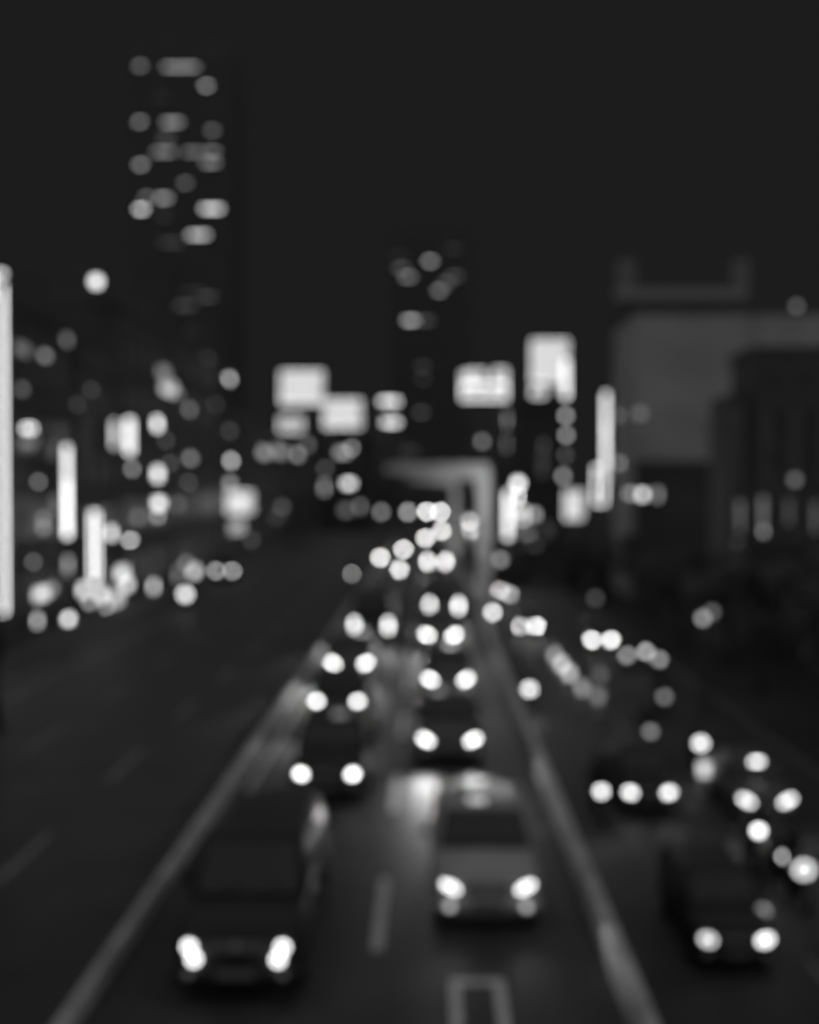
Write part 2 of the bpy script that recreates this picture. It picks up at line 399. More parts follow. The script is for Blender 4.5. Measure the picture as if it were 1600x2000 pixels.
def car_at(kind, pxl, pxr, py, col, label, cat='car', zroad=0.0, **kw):
    lz = KIND[kind]['lamp'][2] + zroad
    p = atZ((pxl + pxr) / 2, py, lz)
    return vehicle(kind, p.y + .045, p.x, zroad, col, label, cat, **kw)

G1 = 'cars queueing towards the footbridge'
car_at('sedan', 880, 1027, 1733, 'pale', 'pale car with swept headlights and roof sign, front of the lane along the parapet', group=G1, head=240, fog=112, roofsign=(150,-.1), beamW=6, aim=-4, rightW=80)
car_at('wagon', 369, 552, 1850, 'black', 'black car with stacked double headlights, front of the lane along the median', group=G1, head=240, sideW=6)
car_at('hatch', 588, 689, 1512, 'black', 'dark car with round headlights, behind the black double headlight car', group=G1, head=232, roofsign=(80,.15), beamW=0, sideW=22)
car_at('sedan', 836, 920, 1445, 'grey', 'grey car directly behind the pale car with roof sign', group=G1, head=232, roofsign=(85,-.25), beamW=210, aim=-3.6, rightW=120)
car_at('pickup', 624, 693, 1370, 'black', 'dark low pickup, third back in the lane along the median', 'pickup', group=G1, head=230, beamW=50, sideW=120)
car_at('sedan', 845, 905, 1327, 'grey', 'third car back in the lane along the parapet', group=G1, head=230, roofsign=(120,.1), beamW=50)
car_at('sedan', 655, 710, 1295, 'grey', 'fourth car back in the median lane, between the pickup and the minivan', group=G1, head=230, roofsign=(95,.3), beamW=120, sideW=800)
car_at('sedan', 834, 887, 1240, 'silver', 'silver car close ahead of the taller van with long lamps in the parapet lane', group=G1, head=228, hs=1.1, beamW=240)
car_at('van', 691, 760, 1222, 'black', 'black minivan with tall lamps in the median lane', 'van', group=G1, head=228, beamW=60, sideW=700)
car_at('van', 840, 895, 1183, 'black', 'dark minivan with tall lamps in the parapet lane just short of the gantry', 'van', group=G1, head=228, beamW=60)
car_at('van', 834, 872, 1097, 'grey', 'far van in the parapet lane beyond the gantry', 'van', group=G1, head=224, hs=1.1, beamW=60)
G2 = 'cars on the lower road'
car_at('hatch', 1241, 1297, 1548, 'black', 'dark car on the lower road with a scooter beside its lamp', zroad=LOW, group=G2, head=228, hs=1.5, beamW=8)
car_at('sedan', 1460, 1537, 1564, 'grey', 'grey car on the outer lane of the lower road, near the kerb', zroad=LOW, group=G2, head=232, hs=1.4, beamW=40, roofsign=(225,.1,-.30,-.12))
car_at('hatch', 1373, 1505, 1836, 'black', 'black car on the lower road with one weak headlight', zroad=LOW, group=G2, head=238, one=-1, hs=1.55)
car_at('hatch', 1157, 1193, 1250, 'black', 'distant dark car alone on the outer lane of the lower road', zroad=LOW, group=G2, head=228, hs=1.6)
car_at('hatch', 1016, 1046, 1223, 'grey', 'distant grey car on the lower road behind the scooters next to the viaduct wall', zroad=LOW, group=G2, head=226, hs=1.7, beamW=30)
# two parked by the shop fronts, tail lamps glowing
p = atZ(455, 1106, .82)
vehicle('hatch', p.y, p.x, 0, 'black', 'dark car parked before the far shops with dim tail lamps glowing', 'car', head=0, tail=125, away=True, group='cars parked by the shops')

# bus far down the road
def bus(Y, X):
    t = thing('bus', 'tall bus far down the traffic lane with two bright roof lamps', 'bus', (X, Y, 0)); hw, L, H = 1.25, 11.0, 3.15
    ob('body', MB().bbox(-hw, hw, 0, L, .35, H, .14), PAINT['grey'], t)
    ob('windshield', MB().bbox(-hw*.9, hw*.9, -.03, .05, 1.3, 2.55, .02), glass_d, t)
    for sx in (-1, 1):
        for k in range(6): ob('window', MB().bbox(sx*hw-.02, sx*hw+.02, .7+1.65*k, 2.2+1.65*k, 1.45, 2.5, .015), glass_d, t)
        q = ob('roof_lamp', MB().bbox(sx*1.0-.24, sx*1.0+.24, .05, .45, H, H+.5, .05), black_p, t)
        ob('lens', oval(sx*1.0, .04, H+.25, .22, .22), emit(radiance(222, .4*FPX/Y, .4*FPX/Y, Y)), q)
        ob('headlight', oval(sx*.9, -.04, .8, .13, .1), chrome, t)
        for yy in (2.2, 8.4):
            ty, ri = wheel_meshes(.48, .28); a = link('wheel', ty, rubber, t, (sx*(hw-.15), yy, .48)); link('rim', ri, rim_m, a)
        ob('mirror', MB().bbox(sx*(hw+.2)-.1, sx*(hw+.2)+.1, -.1, .05, 1.9, 2.4, .03), black_p, t)
    ob('bumper', MB().bbox(-hw*.97, hw*.97, -.1, .1, .35, .65, .05), black_p, t)
p = atY(847, 993, 165); bus(165, p.x)

# ------------------------------------------------------------------ scooters and riders
def build_scooter():
    P = []
    def add(n, m_, k, par=None): P.append((n, m_.mesh(n), k, par)); return len(P) - 1
    fr = MB().loft([[(x*wd, yy, zz + zt*z) for x, z in ((-1,0),(1,0),(1,.7),(.6,1),(-.6,1),(-1,.7))] for yy, wd, zz, zt in
                    ((.42,.10,.26,.06),(.75,.14,.24,.08),(.95,.15,.28,.40),(1.3,.15,.36,.38),(1.75,.09,.55,.18))])
    add('body', fr, 'paint')
    sh = MB().loft([[(-wd, yy+.05, zz), (-wd*.6, yy-.03, zz), (0, yy-.06, zz), (wd*.6, yy-.03, zz), (wd, yy+.05, zz), (wd*.6, yy+.03, zz), (0, yy+.01, zz), (-wd*.6, yy+.03, zz)]
                    for yy, wd, zz in ((.42,.10,.28),(.36,.21,.5),(.30,.23,.72),(.28,.15,.95))])
    add('leg_shield', sh, 'paint')
    add('seat', MB().bbox(-.13, .13, .9, 1.62, .75, .86, .04), 'black')
    add('fork', MB().tube([(0,.02,.28),(0,.2,.72),(0,.26,.95)], .035, 6), 'metal')
    add('front_mudguard', MB().loft([[(sx, .28*math.cos(R(a))*-1+.02, .28+.30*math.sin(R(a))) for sx in (-.07,0,.07)] for a in (10,50,90,130)], caps=False, closed=False), 'paint')
    hb = add('handlebar', MB().tube([(-.34,.36,1.0),(-.12,.27,.97),(.12,.27,.97),(.34,.36,1.0)], .022, 6), 'black')
    for sx in (-1, 1):
        add('mirror', MB().tube([(sx*.24,.3,.99),(sx*.32,.28,1.16)], .01, 5).bbox(sx*.33-.06, sx*.33+.06, .265, .285, 1.13, 1.22, .01), 'black', hb)
    hl = add('headlight', halo(0, .19, .9, .10, .085), 'head')
    add('lamp_housing', MB().loft([[(r*math.cos(k*math.pi/6), yy, .9+r*.9*math.sin(k*math.pi/6)) for k in range(12)] for yy, r in ((.215,.115),(.28,.13),(.36,.07))]), 'paint', hl)
    add('tail_lamp', MB().bbox(-.08, .08, 1.74, 1.8, .62, .7, .02), 'tail')
    ty, ri = wheel_meshes(.27, .1)
    return dict(parts=P, ty=ty, ri=ri, wheels=[(0,.02,.27),(0,1.42,.27)])
SC = build_scooter()
def build_rider():
    J = {'pel':(0,1.12,.93,.135),'ab':(0,1.08,1.10,.135),'ch':(0,1.02,1.30,.15),'nk':(0,.98,1.47,.065),'hd':(0,.95,1.60,.10),'tp':(0,.95,1.68,.085)}
    E = [('pel','ab'),('ab','ch'),('ch','nk'),('nk','hd'),('hd','tp')]
    for s_, n in ((-1,'l'),(1,'r')):
        J['sh'+n]=(s_*.19,1.0,1.38,.07); J['el'+n]=(s_*.30,.74,1.16,.052); J['wr'+n]=(s_*.27,.44,1.03,.038); J['ha'+n]=(s_*.27,.37,1.02,.04)
        J['hp'+n]=(s_*.11,1.08,.90,.10); J['kn'+n]=(s_*.17,.64,.80,.072); J['an'+n]=(s_*.15,.66,.42,.05); J['ft'+n]=(s_*.15,.52,.38,.045)
        E += [('ch','sh'+n),('sh'+n,'el'+n),('el'+n,'wr'+n),('wr'+n,'ha'+n),('pel','hp'+n),('hp'+n,'kn'+n),('kn'+n,'an'+n),('an'+n,'ft'+n)]
    ks = list(J); me = bpy.data.meshes.new('person')
    me.from_pydata([J[k][:3] for k in ks], [(ks.index(a), ks.index(b)) for a, b in E], [])
    o = bpy.data.objects.new('person', me); COL.objects.link(o)
    o.modifiers.new('skin', 'SKIN'); sb = o.modifiers.new('sub', 'SUBSURF'); sb.levels = 1; sb.render_levels = 1
    for i, k in enumerate(ks):
        sv = me.skin_vertices[0].data[i]; sv.radius = (J[k][3], J[k][3]); sv.use_root = (k == 'pel')
    dg = bpy.context.evaluated_depsgraph_get(); m2 = bpy.data.meshes.new_from_object(o.evaluated_get(dg))
    bpy.data.objects.remove(o)
    m2.materials.clear()
    for p_ in m2.polygons:
        c = p_.center; p_.use_smooth = True
        p_.material_index = 2 if c.z > 1.49 or (c.y < .42 and c.z > .9) else (0 if c.z > .97 else 1)
    # face: nose, jaw and hands come with the figure; helmet is a child
    he = MB(); n = 14
    he.loft([[(r*1.0*math.cos(2*math.pi*k/n), .955 + r*1.12*math.sin(2*math.pi*k/n), z) for k in range(n)] for z, r in
             ((1.53,.10),(1.56,.128),(1.64,.14),(1.71,.128),(1.76,.085),(1.78,.03))])
    vi = MB().loft([[(.135*math.sin(R(a)), .955-.158*math.cos(R(a)), z) for a in range(-70, 71, 20)] for z in (1.56,1.62,1.68)], caps=False, closed=False)
    return m2, he.mesh('helmet'), vi.mesh('visor')
RID, HEL, VIS = build_rider()
jk = {'dark': mat('dark_jacket', .05, .9, .1, scale=6, var=.2), 'grey': mat('grey_jacket', .11, .9, .1, scale=6, var=.2), 'pale': mat('pale_shirt', .2, .9, .1, scale=6, var=.2)}
trou = mat('dark_trousers', .05, .9, .1, scale=6, var=.2); skin = mat('skin', .15, .6, .3, scale=6, var=.1)
hm = {'dark': black_p, 'grey': PAINT['grey'], 'pale': PAINT['silver']}
def scooter(loc, label, rlabel, head=222, tail=0, away=False, hs=1.0, jacket='dark', beamW=0, rider=True, group='scooters among the traffic', paintc='black'):
    t = thing('scooter', label, 'scooter', loc, group, math.pi if away else 0); Y = loc[1]; ss = FPX/Y
    M = dict(paint=PAINT[paintc], black=black_p, metal=metal_g,
             head=emit(radiance(head, .178*.8*hs*ss, .15*.8*hs*ss, Y)) if head else chrome,
             tail=emit(radiance(tail, .16*ss, .08*ss, Y)) if tail else metal_g)
    objs = []
    for n, me, k, par in SC['parts']:
        o = link(n, me, M[k], objs[par] if par is not None else t)
        if n == 'headlight' and hs != 1: o.scale = (hs, 1, hs); o.location = (0, 0, .9*(1-hs))
        objs.append(o)
    for wl in SC['wheels']:
        a = link('wheel', SC['ty'], rubber, t, wl); link('rim', SC['ri'], rim_m, a)
    if beamW: beam(t, (0, .1, .9), (0, -7, -.1), beamW, 70)
    if rider:
        q = link('person', RID, [jk[jacket], trou, skin], None, loc, math.pi if away else 0)
        tag(q, rlabel, 'person', 'riders on the scooters')
        link('helmet', HEL, hm[jacket], q); link('visor', VIS, glass_d, q)
def sc_at(px, py, what, zroad=0.0, **kw):
    z = (.66 if kw.get('away') else .9) + zroad
    p = atZ(px, py, z); loc = (p.x, p.y + (1.8 if kw.get('away') else -.19), zroad)
    scooter(loc, 'scooter with lit headlight ' + what if not kw.get('away') else 'scooter with dim tail lamp ' + what, kw.pop('who', 'helmeted rider') + ' on scooter ' + what, **kw)
sc_at(743, 1089, 'hugging the median far up the road', hs=1.7)
sc_at(788, 1073, 'farthest up the median lane', hs=1.9, jacket='grey', who='rider in grey jacket')
sc_at(780, 1112, 'closest behind the black minivan', hs=1.5)
sc_at(831, 1051, 'on the lane line below the bus', hs=2.1)
sc_at(862, 1036, 'beside the gantry leg in front of the bus', hs=2.3, jacket='grey', who='rider in grey jacket')
sc_at(362, 1161, 'waiting at the far kerb of the empty carriageway', hs=2.2, head=215, who='rider', group='scooters among the traffic')
sc_at(687, 1121, 'alone on the empty carriageway', head=0, tail=105, away=True)
sc_at(962, 1196, 'hugging the viaduct wall, second back on the lower road', LOW, hs=1.6, beamW=20)
sc_at(1034, 1346, 'first in line along the viaduct wall', LOW, hs=1.6, beamW=20, jacket='pale', who='rider in pale shirt')
sc_at(977, 1153, 'far down the lower road by the viaduct wall', LOW, head=205, hs=1.8)
sc_at(996, 1161, 'with a weak lamp far down the lower road', LOW, head=130, hs=1.7)
sc_at(1010, 1200, 'weakly lit behind the distant grey car', LOW, head=115, hs=1.5)
sc_at(1175, 1546, 'between the viaduct wall and the dark car', LOW, hs=1.1, head=225, beamW=10)
sc_at(1369, 1452, 'with the very bright lamp near the kerb', LOW, hs=1.5, head=228, beamW=20, jacket='grey', who='rider in grey jacket')
sc_at(1482, 1623, 'parked riderless just before the grey car', LOW, hs=1.0, head=226, beamW=30, rider=False)
sc_at(1535, 1673, 'second of three before the grey car', LOW, hs=1.1, head=200, jacket='pale', who='rider in pale shirt')
sc_at(1571, 1699, 'leading the three in front of the grey car', LOW, hs=1.9, head=235)
sc_at(1490, 1780, 'with a weak lamp behind the black car', LOW, hs=1.0, head=120)
sc_at(1271, 1429, 'weakly lit in mid road', LOW, hs=1.1, head=95)
for (px, py, v, wt) in ((1225,1280,120,'first in the dim row waiting by the kerb'),(1262,1273,140,'in the middle of the dim row waiting by the kerb'),(1288,1288,115,'last in the dim row waiting by the kerb'),(1298,1361,90,'waiting alone by the kerb with a weak lamp')):
    sc_at(px, py, wt, LOW, hs=1.3, head=v)

# ------------------------------------------------------------------ lamps on posts
def post_lamp(px, py, Y, zg, v, label, size=.3, arm=0, kind='street_lamp', cat='street lamp', W=0, group=None, cutoff=False):
    p = atY(px, py, Y); t = thing(kind, label, cat, (p.x + arm, Y, zg), group); h = p.z - zg
    ss = FPX / Y
    if arm:
        ob('pole', MB().tube([(0,0,0),(0,0,h-.6),(-.1*arm,0,h+.1),(-arm*.45,0,h+.28),(-arm+.1,0,h+.22)], [.11,.08,.06,.05,.045], 10), metal_d, t)
    else:
        ob('pole', MB().tube([(0,0.1,0),(0,0.1,h-size*.4)], [.07,.05], 8), metal_d, t)
    ob('base', MB().bbox(-.16,.16,-.06,.26,0,.35,.04), metal_d, t)
    n = 14; x0 = -arm
    ld = ob('lamp_head', MB().loft([[(x0 + r*math.cos(2*math.pi*k/n), r*math.sin(2*math.pi*k/n), h+z) for k in range(n)] for z, r in ((size*.45,size*.62),(size*.6,size*.5),(size*.72,size*.15))]), metal_d, t)
    ob('globe', MB().loft([[(x0 + r*size/2*math.cos(2*math.pi*k/n), r*size/2*math.sin(2*math.pi*k/n), h + z*size/2) for k in range(n)] for z, r in ((-.95,.3),(-.6,.8),(0,1),(.6,.8),(.9,.45))]), emit(radiance(v, size*.89*ss, size*.89*ss, Y)), ld)
    if W: glow(t, (x0, 0, h - size*1.2), W, .25)
    return t
post_lamp(188, 550, 32, 0, 228, 'tall street lamp with bright round head over the empty carriageway', .30, -2.8)
post_lamp(1012, 944, 57, LOW, 224, 'bright street lamp beside the gantry column over the lower road', .42, 0, W=470)
post_lamp(745, 1000, 150, 0, 100, 'dim lantern on a post on the median far up the road', .7, kind='lantern_post', cat='lantern', group='lantern posts along the avenue')
post_lamp(797, 1000, 180, 0, 130, 'lantern on a post just beside the bus', .8, kind='lantern_post', cat='lantern', group='lantern posts along the avenue')
post_lamp(918, 1018, 121, LOW, 150, 'lantern on a post beside the smaller far gantry', .6, kind='lantern_post', cat='lantern', group='lantern posts along the avenue', W=1700)
post_lamp(977, 1093, 72, LOW, 115, 'lantern on a post on the lower road by the viaduct wall', .45, kind='lantern_post', cat='lantern', group='lantern posts along the avenue')
post_lamp(942, 862, 100, LOW, 85, 'tall dim street lamp rising above the gantry', .5, 0)
post_lamp(1163, 1168, 70, LOW, 62, 'very dim lantern in the dark planting beyond the lower road', .4, kind='lantern_post', cat='lantern', group='lantern posts in the planting')
post_lamp(1373, 1207, 48, LOW, 125, 'brighter lantern of the close pair under the trees', .3, kind='lantern_post', cat='lantern', group='lantern posts in the planting')
post_lamp(1391, 1195, 50, LOW, 80, 'weaker lantern of the close pair under the trees', .3, kind='lantern_post', cat='lantern', group='lantern posts in the planting')
post_lamp(1553, 937, 60, LOW, 78, 'dim lantern on a tall post before the dark building', .4, kind='lantern_post', cat='lantern', group='lantern posts in the planting')
# bollards dividing the lower road, glowing in place of headlight-lit delineators
def bollard(px, py, v, label, s=1.0):
    p = atZ(px, py, LOW + .75); t = thing('glow_bollard', label, 'bollard', (p.x, p.y, LOW), 'bollards with added glow dividing the lower road'); n = 12; Y = p.y
    def ring(z, r): return [(r*math.cos(2*math.pi*k/n), r*math.sin(2*math.pi*k/n), z) for k in range(n)]
    ob('post', MB().loft([ring(0,.2), ring(.06,.2), ring(.1,.13), ring(.55,.12)]), conc, t)
    ob('added_glow_band', MB().loft([ring(.551,.16*s), ring(.95,.16*s)]), emit(radiance(v, .3*s*FPX/Y, .4*FPX/Y, Y)), t)
    ob('cap', MB().loft([ring(.951,.17), ring(1.0,.15), ring(1.03,.05)]), metal_d, t)
for px, py, v, lb in ((1083,1278,120,'farthest pale bollard in the row with added glow on the lower road'),(1097,1296,150,'second bollard in the row with added glow, where it glows strongest'),(1112,1314,145,'third bollard in the row with added glow on the lower road'),
                      (1137,1342,120,'fourth and duller bollard in the row with added glow'),(1168,1359,95,'nearest and dullest bollard in the row with added glow'),(1173,1316,70,'very dull bollard standing off the row with added glow'),(1376,1500,190,'single bright bollard replacing a low lamp in front of the very bright scooter lamp')):
    bollard(px, py, v, lb)  # band glow stands in for reflected headlights; last one replaces a low lamp

# ------------------------------------------------------------------ buildings
def sidewin(b, px, py, wv, hv, v, X=FRONT):
    """lit window in a wall along the road (plane x = X); wv, hv its blurred size in the photograph"""
    tw, th, v = max(wv - 29, 9), max(hv - 29, 9), min(v*1.17, 228)
    a, c = atX(px - tw/2, py, X), atX(px + tw/2, py, X); mid = atX(px, py, X); hh = th/2*mid.y/FPX
    y0, y1, z0, z1 = a.y, c.y, mid.z - hh, mid.z + hh; bx, by, bz = b.location
    sgn = 1 if X < 0 else -1
    def bb(x0, x1, *r): x0, x1 = sorted((X - bx + sgn*x0, X - bx + sgn*x1)); return (x0, x1, r[0]-by, r[1]-by, r[2]-bz, r[3]-bz)
    f = MB(); t = .12
    f.box(*bb(.003,.09,y0-t,y1+t,z1,z1+t)); f.box(*bb(.003,.12,y0-t,y1+t,z0-t,z0)); f.box(*bb(.003,.09,y0-t,y0,z0,z1)); f.box(*bb(.003,.09,y1,y1+t,z0,z1))
    wo = ob('window', f, trim, b)
    ob('pane', MB().box(*bb(.004,.05,y0,y1,z0,z1)), emit(radiance(v, tw, th, mid.y)), wo)
def frontwin(b, px, py, wv, hv, v, Y, low=False):
    tw, th = (max(wv - 25, 12), 4.5) if low else (max(wv - 33, 8), max(hv - 33, 8)); p = atY(px, py, Y); k = Y/FPX; bx, by, bz = b.location
    x0, x1, z0, z1 = p.x - tw/2*k - bx, p.x + tw/2*k - bx, p.z - th/2*k - bz, p.z + th/2*k - bz; yy = Y - by; t = .006*Y/4
    f = MB(); f.box(x0-t,x1+t,yy-.12,yy-.003,z1,z1+t); f.box(x0-t,x1+t,yy-.16,yy-.003,z0-t,z0); f.box(x0-t,x0,yy-.12,yy-.003,z0,z1); f.box(x1,x1+t,yy-.12,yy-.003,z0,z1)
    if low: v *= .82
    wo = ob('window', f, trim, b)
    ob('pane', MB().box(x0,x1,yy-.06,yy-.004,z0,z1), emit(radiance(v, tw, th, Y)), wo)
def dark_grid_side(b, X, y0, y1, z0, z1, ny, nz, name='dark_window'):
    bx, by, bz = b.location; dy, dz = (y1-y0)/ny, (z1-z0)/nz; sgn = 1 if X < 0 else -1
    me = MB().box(0, .03, .0, dy*.62, 0, dz*.55).mesh(name)
    for i in range(ny):
        for j in range(nz):
            link(name, me, glass_d, b, (X - bx + (.001 if sgn > 0 else -.031), y0 + dy*(i+.19) - by, z0 + dz*(j+.2) - bz))
def dark_grid_front(b, Y, x0, x1, z0, z1, nx, nz, m=None, name='dark_window'):
    bx, by, bz = b.location; dx, dz = (x1-x0)/nx, (z1-z0)/nz
    me = MB().box(0, dx*.66, -.03, 0, 0, dz*.55).mesh(name)
    for i in range(nx):
        for j in range(nz):
            link(name, me, m or glass_d, b, (x0 + dx*(i+.17) - bx, Y - by - .001, z0 + dz*(j+.2) - bz))
def block(name, label, x0, x1, y0, y1, zg, h, m, side=None, floors=4):
    b = thing(name, label, 'building', ((x0+x1)/2, (y0+y1)/2, zg)); cx, cyy = (x0+x1)/2, (y0+y1)/2
    ob('wall', MB().box(x0-cx, x1-cx, y0-cyy, y1-cyy, -.3, h), m, b)
    rf = ob('roof', MB().box(x0-cx-.15, x1-cx+.15, y0-cyy-.15, y1-cyy+.15, h+.002, h+.25), m, b)
    pr = MB()
    for q in ((x0-cx-.1,x1-cx+.1,y0-cyy-.1,y0-cyy+.1),(x0-cx-.1,x1-cx+.1,y1-cyy-.1,y1-cyy+.1),(x0-cx-.1,x0-cx+.1,y0-cyy+.1,y1-cyy-.1),(x1-cx-.1,x1-cx+.1,y0-cyy+.1,y1-cyy-.1)):
        pr.box(*q, h+.252, h+1.0)
    ob('parapet', pr, m, rf)
    ob('stair_house', MB().box(-1.2, 1.4, -1.5, 1.2, h+.253, h+2.4), m, rf)
    for k in range(1, floors):
        z = h*k/floors; o = MB()
        o.box(x0-cx-.06, x1-cx+.06, y0-cyy-.06, y1-cyy+.06, z-.1, z+.1); ob('floor_band', o, trim, b)
    return b
L1 = block('shop_building', 'dark shop building behind the giant lit column', -32, FRONT, 44, 58, 0, 14.2, wall_d, floors=4)
L2 = block('shop_building', 'narrow shop building with the short twin blade sign', -30, FRONT, 58.3, 66, 0, 12.8, wall_n, floors=4)
L3 = block('shop_building', 'tall shop building with a column of lit round windows', -33, FRONT, 66.3, 80, 0, 17.0, wall_d2, floors=5)
L4 = block('shop_building', 'tallest dark shop building with a few dim windows', -34, FRONT, 80.3, 97, 0, 18.2, wall_n, floors=5)
L5 = block('shop_building', 'lower shop building with the bright square box sign', -32, FRONT, 97.3, 116, 0, 12.5, wall_d, floors=3)
L6 = block('shop_building', 'shop building carrying the big rooftop billboard', -34, FRONT, 116.3, 150, 0, 11.6, wall_d2, floors=3)
def sides(b, lst):
    for q in lst: sidewin(b, *q)
sides(L1, [(40,682,60,50,85),(85,695,44,42,88),(128,664,40,46,70),(40,762,42,46,72),(72,940,38,38,90),(82,1022,40,60,120),(62,1096,36,36,82),(55,862,56,46,110),(102,880,44,60,60),(105,985,46,60,75)])
sides(L1, [(78,1160,56,50,205),(70,1212,38,48,125),(131,1210,42,44,212),(130,1105,38,60,112),(160,1152,42,50,165)])
sides(L1, [(48,868,58,50,100),(98,1150,40,44,90)])  # extra glowing panes added for a denser glow along the shop fronts
sides(L2, [(246,1142,44,46,150),(206,1188,40,44,140),(172,1176,40,40,110),(176,762,38,38,45),(148,790,40,40,42),(215,1041,40,48,165),(236,1120,50,52,190),(226,1172,48,66,170),(195,1160,44,50,170)])  # leading panes are added to thicken the street-level glow
sides(L3, [(268,1010,40,40,70),(330,905,36,36,50),(345,770,38,38,60),(318,728,50,50,92),(328,758,58,54,170),(368,800,38,40,72),(305,828,40,50,190),(306,926,42,52,195),(308,983,46,46,192),(306,1008,38,38,100),(322,860,38,38,48),(345,985,40,44,62),(298,1152,38,60,170),(252,1058,40,42,190),(256,916,36,38,90)])
sides(L4, [(447,740,38,40,112),(370,895,42,40,85),(366,940,38,38,62),(378,1118,44,50,150),(346,1125,38,60,85),(362,1100,40,40,80),(420,790,36,36,36),(405,700,36,36,34),(372,640,40,50,45)])
sides(L5, [(450,900,38,40,122),(448,945,40,44,95),(447,842,36,36,45),(462,1030,56,50,120),(490,1055,38,38,46)])
sides(L6, [(560,862,50,40,80),(600,868,40,40,60),(515,884,46,44,100),(545,882,50,46,95),(580,888,40,40,85),(550,990,40,40,52),(540,1010,46,40,40)])
for b, y0, y1, h, ny, nz in ((L1,46,57,14,5,4),(L2,59,65.5,12.6,3,4),(L3,67,79.5,16.6,5,5),(L4,81,96.5,17.8,6,5),(L5,98,115.5,12,6,3),(L6,117,149,11,9,3)):
    dark_grid_side(b, FRONT, y0, y1, .3, h, ny, nz)
# towers
def tower(label, px0, px1, pyt, Y, depth, m, nf, nx, wins, steps):
    a, c = atY(px0, pyt, Y), atY(px1, pyt, Y); h = a.z
    b = thing('office_tower', label, 'tower', ((a.x+c.x)/2, Y + depth/2, 0)); hw = (c.x-a.x)/2
    ob('wall', MB().box(-hw, hw, -depth/2, depth/2, -.3, h), m, b)
    rf = ob('roof', MB().box(-hw+.4, hw-.4, -depth/2+.4, depth/2-.4, h+.002, h+1.2), m, b)
    ob('plant_room', MB().box(-hw*.5, hw*.5, -depth/4, depth/4, h+1.203, h+4.5), m, rf)
    ob('mast', MB().tube([(0,0,h+4.5),(0,0,h+14)], [.25,.08], 6), metal_d, rf)
    fb = MB().box(-hw-.12, hw+.12, -depth/2-.12, depth/2+.12, -.18, .18).mesh('floor_band')
    for k in range(1, nf): link('floor_band', fb, m, b, (0, 0, h*k/nf))
    pl = MB().box(-.25, .25, -.18, -.002, 0, h-.2).mesh('facade_rib')
    for k in range(nx+1): link('facade_rib', pl, m, b, (-hw + .3 + (2*hw-.6)*k/nx, -depth/2, 0))
    for q in wins: frontwin(b, *q, Y - .35, True)
    return b
tower('tall dark office tower with scattered lit floors, high above the shops', 252, 450, 88, 340, 26, wall_n, 34, 8,
      [(274,129,36,38,82),(353,131,90,34,122),(403,168,37,37,112),(315,190,50,38,36),(273,238,37,40,96),(337,239,58,40,135),(415,255,38,38,74),(325,270,44,36,66),
       (320,297,64,40,112),(378,297,60,38,98),(415,296,42,40,90),(275,322,38,38,108),(412,318,52,40,115),(362,358,38,38,74),(320,387,48,40,126),(287,386,38,40,84),(276,409,42,42,168),
       (414,408,62,44,205),(388,459,62,44,178),(335,474,66,40,54),(320,422,46,38,40),(362,597,60,46,62),(406,580,50,50,58),(378,570,66,46,42),(372,642,40,56,44)], 0)
tower('far office tower at the end of the avenue with a few faint lit windows', 762, 918, 455, 520, 30, wall_n, 26, 7,
      [(840,510,39,40,106),(797,541,44,38,95),(784,524,44,38,66),(858,568,40,40,90),(872,552,40,38,62),(888,540,46,42,60),(885,486,50,38,40),(780,500,44,40,36),(802,626,46,38,140),(832,626,46,38,58),(826,716,40,46,46),(826,740,38,40,40),(823,806,40,38,54)], 0)
# centre blocks under the billboards
C1 = block('office_block', 'dark block under the second billboard, one round window brightly lit', *([atY(618,900,186).x, atY(724,900,186).x, 186, 205, 0, 14.0]), wall_d, floors=4)
for q in ((670,884,56,44,125),(688,875,40,38,110),(682,945,52,44,190),(634,952,40,52,98),(635,915,38,38,55),(676,996,50,46,75),(703,990,42,46,82)): frontwin(C1, *q, 186)
C2 = block('office_block', 'low dark block closing the avenue beyond the lanterns', -9, 9, 300, 320, 0, 14, wall_n, floors=4)
for q in ((760,915,60,40,40),(800,880,60,40,40)): frontwin(C2, *q, 300)
# blocks on the parapet side
R2 = block('shop_building', 'dark block standing under the tall rounded billboard', 11.0, 17.5, 150, 168, LOW, 20.0, wall_d, floors=6)
for q in ((1105,812,40,42,112),(1106,850,40,42,108),(1104,890,38,40,62),(1100,930,42,44,105),(1060,905,46,80,48),(1062,870,40,50,42),(1070,1035,50,60,50)): frontwin(R2, *q, 150)
R3 = block('shop_building', 'low shop behind the lit sign column next to the gantry', 5.0, 10.2, 118, 134, LOW, 9.5, wall_d2, floors=3)
for q in ((1043,1005,46,46,120),(1030,1042,50,40,80),(1045,1065,46,40,42)): frontwin(R3, *q, 118)
for b, Y, x0, x1, z0, z1, nx, nz in ((R2,150,11.3,17.2,3,17,3,6),(C1,186,-18,-9.8,1,13.4,4,4)):
    dark_grid_front(b, Y, x0, x1, z0, z1, nx, nz)
